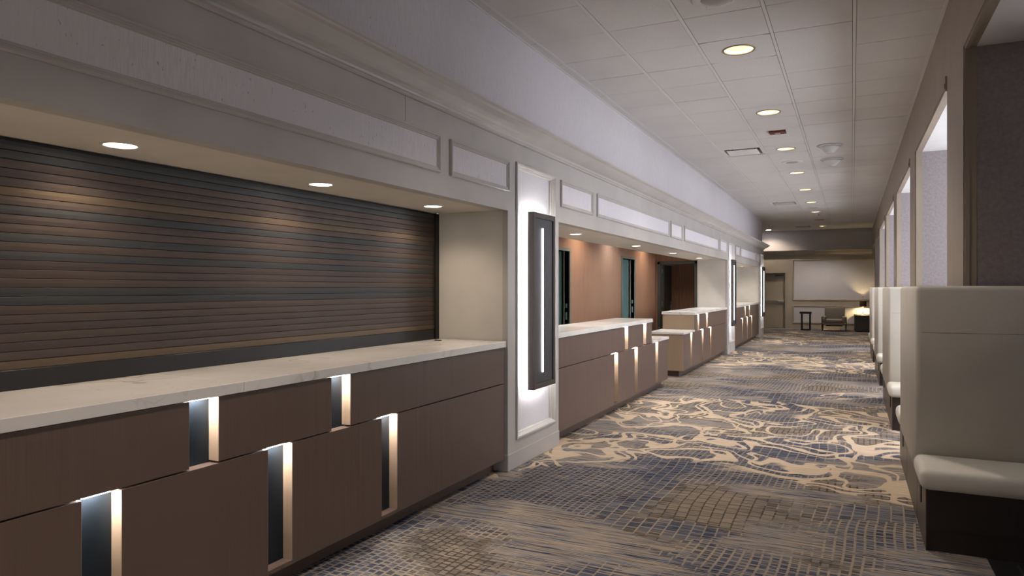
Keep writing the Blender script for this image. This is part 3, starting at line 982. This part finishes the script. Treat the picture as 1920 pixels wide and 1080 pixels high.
for k, lab in zip(VENT_ROWS, ('square white air vent beside the third downlight', 'square air vent beside the sixth downlight', 'farthest square air vent, near the end wall')):
    vent(row_y(k), lab)

ra = thing('fire_alarm', 'dark red rectangular alarm plate on the ceiling', 'alarm', (CXL, 10.02, ZC))
bm = bmesh.new()
add_box(bm, CXL - 0.105, CXL + 0.105, 9.93, 10.10, ZC - 0.022, ZC + 0.003, 0.004, 2)
finish('housing', bm, 'red', ra)
box('lens', CXL - 0.035, CXL + 0.035, 10.0, 10.03, ZC - 0.030, ZC - 0.021, 'frosted', ra, 0.004, 2)

for k, lab in ((10, 'nearer of two white cone-shaped domes on the ceiling'), (12, 'farther of two white cone-shaped domes on the ceiling')):
    x, y = -0.292, row_y(k)
    t = thing('ceiling_dome', lab, 'ceiling dome', (x, y, ZC), 'cone-shaped ceiling domes')
    lathe('base_ring', [(0.165, 0.003), (0.175, -0.004), (0.172, -0.014), (0.150, -0.018), (0.05, -0.018)], (x, y, ZC), 'frosted', t, 40)
    lathe('dome', [(0.148, -0.016), (0.120, -0.040), (0.088, -0.075), (0.062, -0.105), (0.045, -0.118), (0.01, -0.122)], (x, y, ZC), 'frosted', t, 40)

for x, y, lab in ((-0.85, 21.63, 'small sprinkler head beside the whiter downlight'), (-1.52, 25.68, 'small sprinkler head near the far vent')):
    t = thing('sprinkler', lab, 'sprinkler', (x, y, ZC))
    lathe('escutcheon', [(0.036, 0.003), (0.036, -0.003), (0.016, -0.008)], (x, y, ZC), 'chrome', t, 20)
    lathe('body', [(0.011, -0.006), (0.011, -0.05), (0.022, -0.052), (0.022, -0.055), (0.004, -0.056)], (x, y, ZC), 'chrome', t, 16)

# soffit downlights
def soffit_light(x, y, label, power, col):
    z = ZS + 0.006
    t = thing('soffit_light', label, 'downlight', (x, y, z), 'soffit downlights')
    lathe_open('trim_ring', [(0.066, 0.002), (0.066, -0.003), (0.070, -0.005), (0.079, -0.004), (0.081, 0.0)], (x, y, z), 'grid', t, 32)
    lathe('lens', [(0.066, 0.0005), (0.064, -0.002), (0.01, -0.0025)], (x, y, z), 'lampsoffit', t, 32)
    light('lens_light', 'SPOT', (x, y, z - 0.012), power, col, t, spot_size=math.radians(140), spot_blend=0.9, shadow_soft_size=0.05)
XL = -2.885
for i, y in enumerate((-3.1, -1.83, -0.55, 0.73, 2.02, 3.31, 4.57)):
    lab = ['soffit downlight far behind the view', 'soffit downlight behind the view', 'soffit downlight just behind the camera', 'soffit downlight left of the frame',
           'largest bright soffit downlight at the left over the shutter', 'middle soffit downlight over the rolling shutter', 'soffit downlight over the shutter nearest the jamb'][i]
    soffit_light(XL, y, lab, P_SOFFIT1, WARM)
for i, y in enumerate((7.65, 10.2, 12.57, 14.95)):
    soffit_light(XL, y, ['first', 'second', 'third', 'last'][i] + ' soffit downlight over the middle counters', P_SOFFIT2, (0.95, 1.0, 0.95))
for i, y in enumerate((19.2, 21.3)):
    soffit_light(XL, y, ['nearer', 'farther'][i] + ' soffit downlight over the farthest counter', P_SOFFIT2, SOFT)

# back room downlights (hidden above the soffit line, they wash the copper wall)
for i, (y, c) in enumerate(((7.6, WARM), (10.9, (1.0, 0.85, 0.68)), (12.6, COOL), (14.9, SOFT))):
    t = thing('back_room_light', ['first', 'second', 'third', 'last'][i] + ' surface downlight washing the copper wall', 'downlight', (-3.72, y, ZB), 'back room downlights')
    lathe('housing', [(0.07, 0.0), (0.07, -0.03), (0.06, -0.035), (0.01, -0.035)], (-3.72, y, ZB), 'lampsoffit', t, 24)
    light('lamp_light', 'SPOT', (-3.72, y, ZB - 0.045), P_BACK, c, t, spot_size=math.radians(130), spot_blend=0.8, shadow_soft_size=0.05)
t = thing('office_light', 'ceiling panel lighting the teal office', 'light', (-5.2, 12.0, 2.62))
box('diffuser', -5.5, -4.9, 10.5, 13.5, 2.59, 2.615, glow('office_panel', (0.85, 0.96, 1.0), 9.0), t)

# far lobby downlight next to the end wall
t = thing('recessed_downlight', 'bright downlight close to the end wall above the exit door', 'downlight', (-2.72, 26.9, ZC))
lathe_open('trim_ring', [(0.085, 0.004), (0.085, -0.004), (0.10, -0.005), (0.105, 0.0)], (-2.72, 26.9, ZC), 'grid', t, 32)
lathe('lens', [(0.085, 0.002), (0.08, -0.003), (0.01, -0.004)], (-2.72, 26.9, ZC), 'lampwhite', t, 32)
light('lamp_light', 'SPOT', (-2.72, 26.9, ZC - 0.012), P_FAR, WARM, t, spot_size=math.radians(140), spot_blend=0.5, shadow_soft_size=0.04)

# ------------------------------------------------------------------ banquettes
def banquette(k, label):
    off = PITCH * k
    XE = 1.88
    t = thing('banquette', label, 'banquette', (0.375, 5.725 + off, 0), 'double-sided banquettes')
    bm = bmesh.new()
    fp = [(0.352, 4.95), (XE, 4.95), (XE, 5.06), (0.612, 5.06), (0.612, 6.13), (XE, 6.13), (XE, 6.50), (0.352, 6.50)]
    A = [bm.verts.new((x, y + off, 0.345)) for x, y in fp]
    B = [bm.verts.new((x, y + off, 1.482)) for x, y in fp]
    top = [bm.faces.new(B)]
    bm.faces.new(A)
    n = len(fp)
    sides = [bm.faces.new((A[i], A[(i + 1) % n], B[(i + 1) % n], B[i])) for i in range(n)]
    es = [e for e in top[0].edges]
    for e in bm.edges:
        v0, v1 = e.verts
        if abs(v0.co.z - v1.co.z) > 0.5 and abs(v0.co.x - 0.352) < 1e-4:
            es.append(e)
    bmesh.ops.bevel(bm, geom=es, offset=0.028, segments=4, profile=0.5, affect='EDGES')
    ob = finish('upholstered_back', bm, 'cream', t)
    for f in ob.data.polygons:
        f.use_smooth = True
    box('seam', 0.385, XE, 4.9488 + off, 4.9502 + off, 1.1975, 1.2, 'chairfab', t)
    for y0, y1 in ((4.50, 4.955), (6.495, 6.95)):
        box('seat_cushion', 0.340, XE, y0 + off, y1 + off, 0.345, 0.462, 'cream', t, 0.042, 4, True)
    bs = []
    for y0, y1 in ((4.545, 5.120), (6.055, 6.90)):
        b_ = box('seat_base', 0.376, XE, y0 + off, y1 + off, 0.13, 0.344, 'espresso', t)
        box('end_board', 0.372, 0.376, y0 + off, y1 + off, 0.0, 0.344, 'espressoend', b_)
        bs.append(b_)
    box('kick_board', 0.376, XE, 4.56 + off, 5.06 + off, 0.0, 0.13, 'espresso', t)
    box('kick_board', 0.376, XE, 6.13 + off, 6.88 + off, 0.0, 0.13, 'espresso', t)
    m_ = box('centre_base', 0.376, 0.612, 5.132 + off, 6.043 + off, 0.0, 0.344, 'espresso', t)
    box('end_board', 0.372, 0.376, 5.132 + off, 6.043 + off, 0.0, 0.344, 'espressoend', m_)
    for y, b_ in ((4.80, bs[0]), (6.42, bs[1])):
        o_ = box('power_outlet', 0.366, 0.372, y + off, y + 0.07 + off, 0.20, 0.315, 'black', b_, 0.002, 1)
    return t
for k, lab in enumerate(('nearest cream double-sided banquette with dark wood base', 'second cream banquette behind the nearest one',
                         'third cream banquette from the camera', 'farthest cream banquette in the row on the right')):
    banquette(k, lab)

# ------------------------------------------------------------------ furniture by the end wall
st = thing('side_table', 'slim black side table with open frame by the end wall', 'side table', (-1.46, 26.5, 0))
box('table_top', -1.64, -1.27, 26.32, 26.68, 0.575, 0.645, 'black', st, 0.004, 1)
for sx in (-1.60, -1.335):
    for sy in (26.34, 26.63):
        box('leg', sx, sx + 0.045, sy, sy + 0.035, 0.03, 0.575, 'black', st)
for sy in (26.34, 26.63):
    box('foot_rail', -1.60, -1.29, sy, sy + 0.035, 0.0, 0.03, 'black', st)

ac = thing('armchair', 'taupe upholstered armchair with dark wooden legs by the end wall', 'armchair', (-0.55, 26.5, 0))
box('seat_frame', -0.87, -0.23, 26.14, 26.85, 0.21, 0.285, 'chairfab', ac, 0.012, 2, True)
box('seat_cushion', -0.80, -0.30, 26.12, 26.74, 0.285, 0.405, 'chairfab', ac, 0.035, 3, True)
box('backrest', -0.86, -0.22, 26.72, 26.90, 0.285, 0.800, 'chairfab', ac, 0.03, 3, True)
for s in (-1, 1):
    x0 = -0.55 + s * 0.31
    box('arm', x0 - 0.055, x0 + 0.055, 26.14, 26.74, 0.285, 0.50, 'chairfab', ac, 0.025, 3, True)
    box('arm_frame', x0 + s * 0.057, x0 + s * 0.080, 26.15, 26.86, 0.22, 0.49, 'espresso', ac, 0.006, 2)
    for y in (26.17, 26.82):
        bm = bmesh.new()
        xx = x0 + s * 0.055
        lean = -0.03 if y < 26.5 else 0.05
        A = [bm.verts.new((xx + dx * 0.014 , y + lean + dy * 0.014, 0.0)) for dx, dy in ((-1, -1), (1, -1), (1, 1), (-1, 1))]
        B = [bm.verts.new((xx + dx * 0.024, y + dy * 0.024, 0.215)) for dx, dy in ((-1, -1), (1, -1), (1, 1), (-1, 1))]
        for i in range(4):
            bm.faces.new((A[i], A[(i + 1) % 4], B[(i + 1) % 4], B[i]))
        bm.faces.new(A); bm.faces.new(B)
        finish('leg', bm, 'espresso', ac)
box('stretcher', -0.81, -0.29, 26.47, 26.50, 0.16, 0.19, 'espresso', ac)

ct = thing('console_table', 'low charcoal box table under the lamp by the end wall', 'table', (0.33, 26.6, 0))
box('body', 0.07, 0.60, 26.22, 27.44, 0.03, 0.53, 'console', ct, 0.004, 1)
box('table_top', 0.058, 0.612, 26.20, 27.46, 0.53, 0.555, 'console', ct, 0.003, 1)
box('plinth', 0.10, 0.57, 26.26, 27.40, 0.0, 0.03, 'black', ct)
box('door_panel', 0.085, 0.585, 26.212, 26.22, 0.05, 0.52, 'console', ct, 0.002, 1)

LX, LY = 0.345, 27.22
tl = thing('table_lamp', 'lit table lamp with dark drum shade on the box table', 'lamp', (LX, LY, 0.555))
lathe('base', [(0.075, 0.0), (0.075, 0.012), (0.02, 0.018), (0.009, 0.03)], (LX, LY, 0.555), 'trimbrass', tl, 28)
lathe('stem', [(0.014, 0.02), (0.014, 0.10), (0.007, 0.12), (0.007, 0.275)], (LX, LY, 0.555), 'trimbrass', tl, 16)
lathe_open('lamp_shade', [(0.105, 0.27), (0.105, 0.46), (0.102, 0.46), (0.102, 0.27), (0.105, 0.27)], (LX, LY, 0.555), 'shade', tl, 36)
lathe('bulb', [(0.012, 0.345), (0.024, 0.33), (0.030, 0.31), (0.022, 0.288), (0.004, 0.280)], (LX, LY, 0.555), glow('lamp_bulb', (1.0, 0.72, 0.32), 620.0), tl, 20)
lathe('finial', [(0.006, 0.40), (0.006, 0.60), (0.010, 0.605), (0.010, 0.625), (0.002, 0.63)], (LX, LY, 0.555), 'black', tl, 12)
boxes('shade_ring', [(LX - 0.102, LX + 0.102, LY - 0.003, LY + 0.003, 0.965, 0.970), (LX - 0.003, LX + 0.003, LY - 0.102, LY + 0.102, 0.965, 0.970)], 'black', tl)
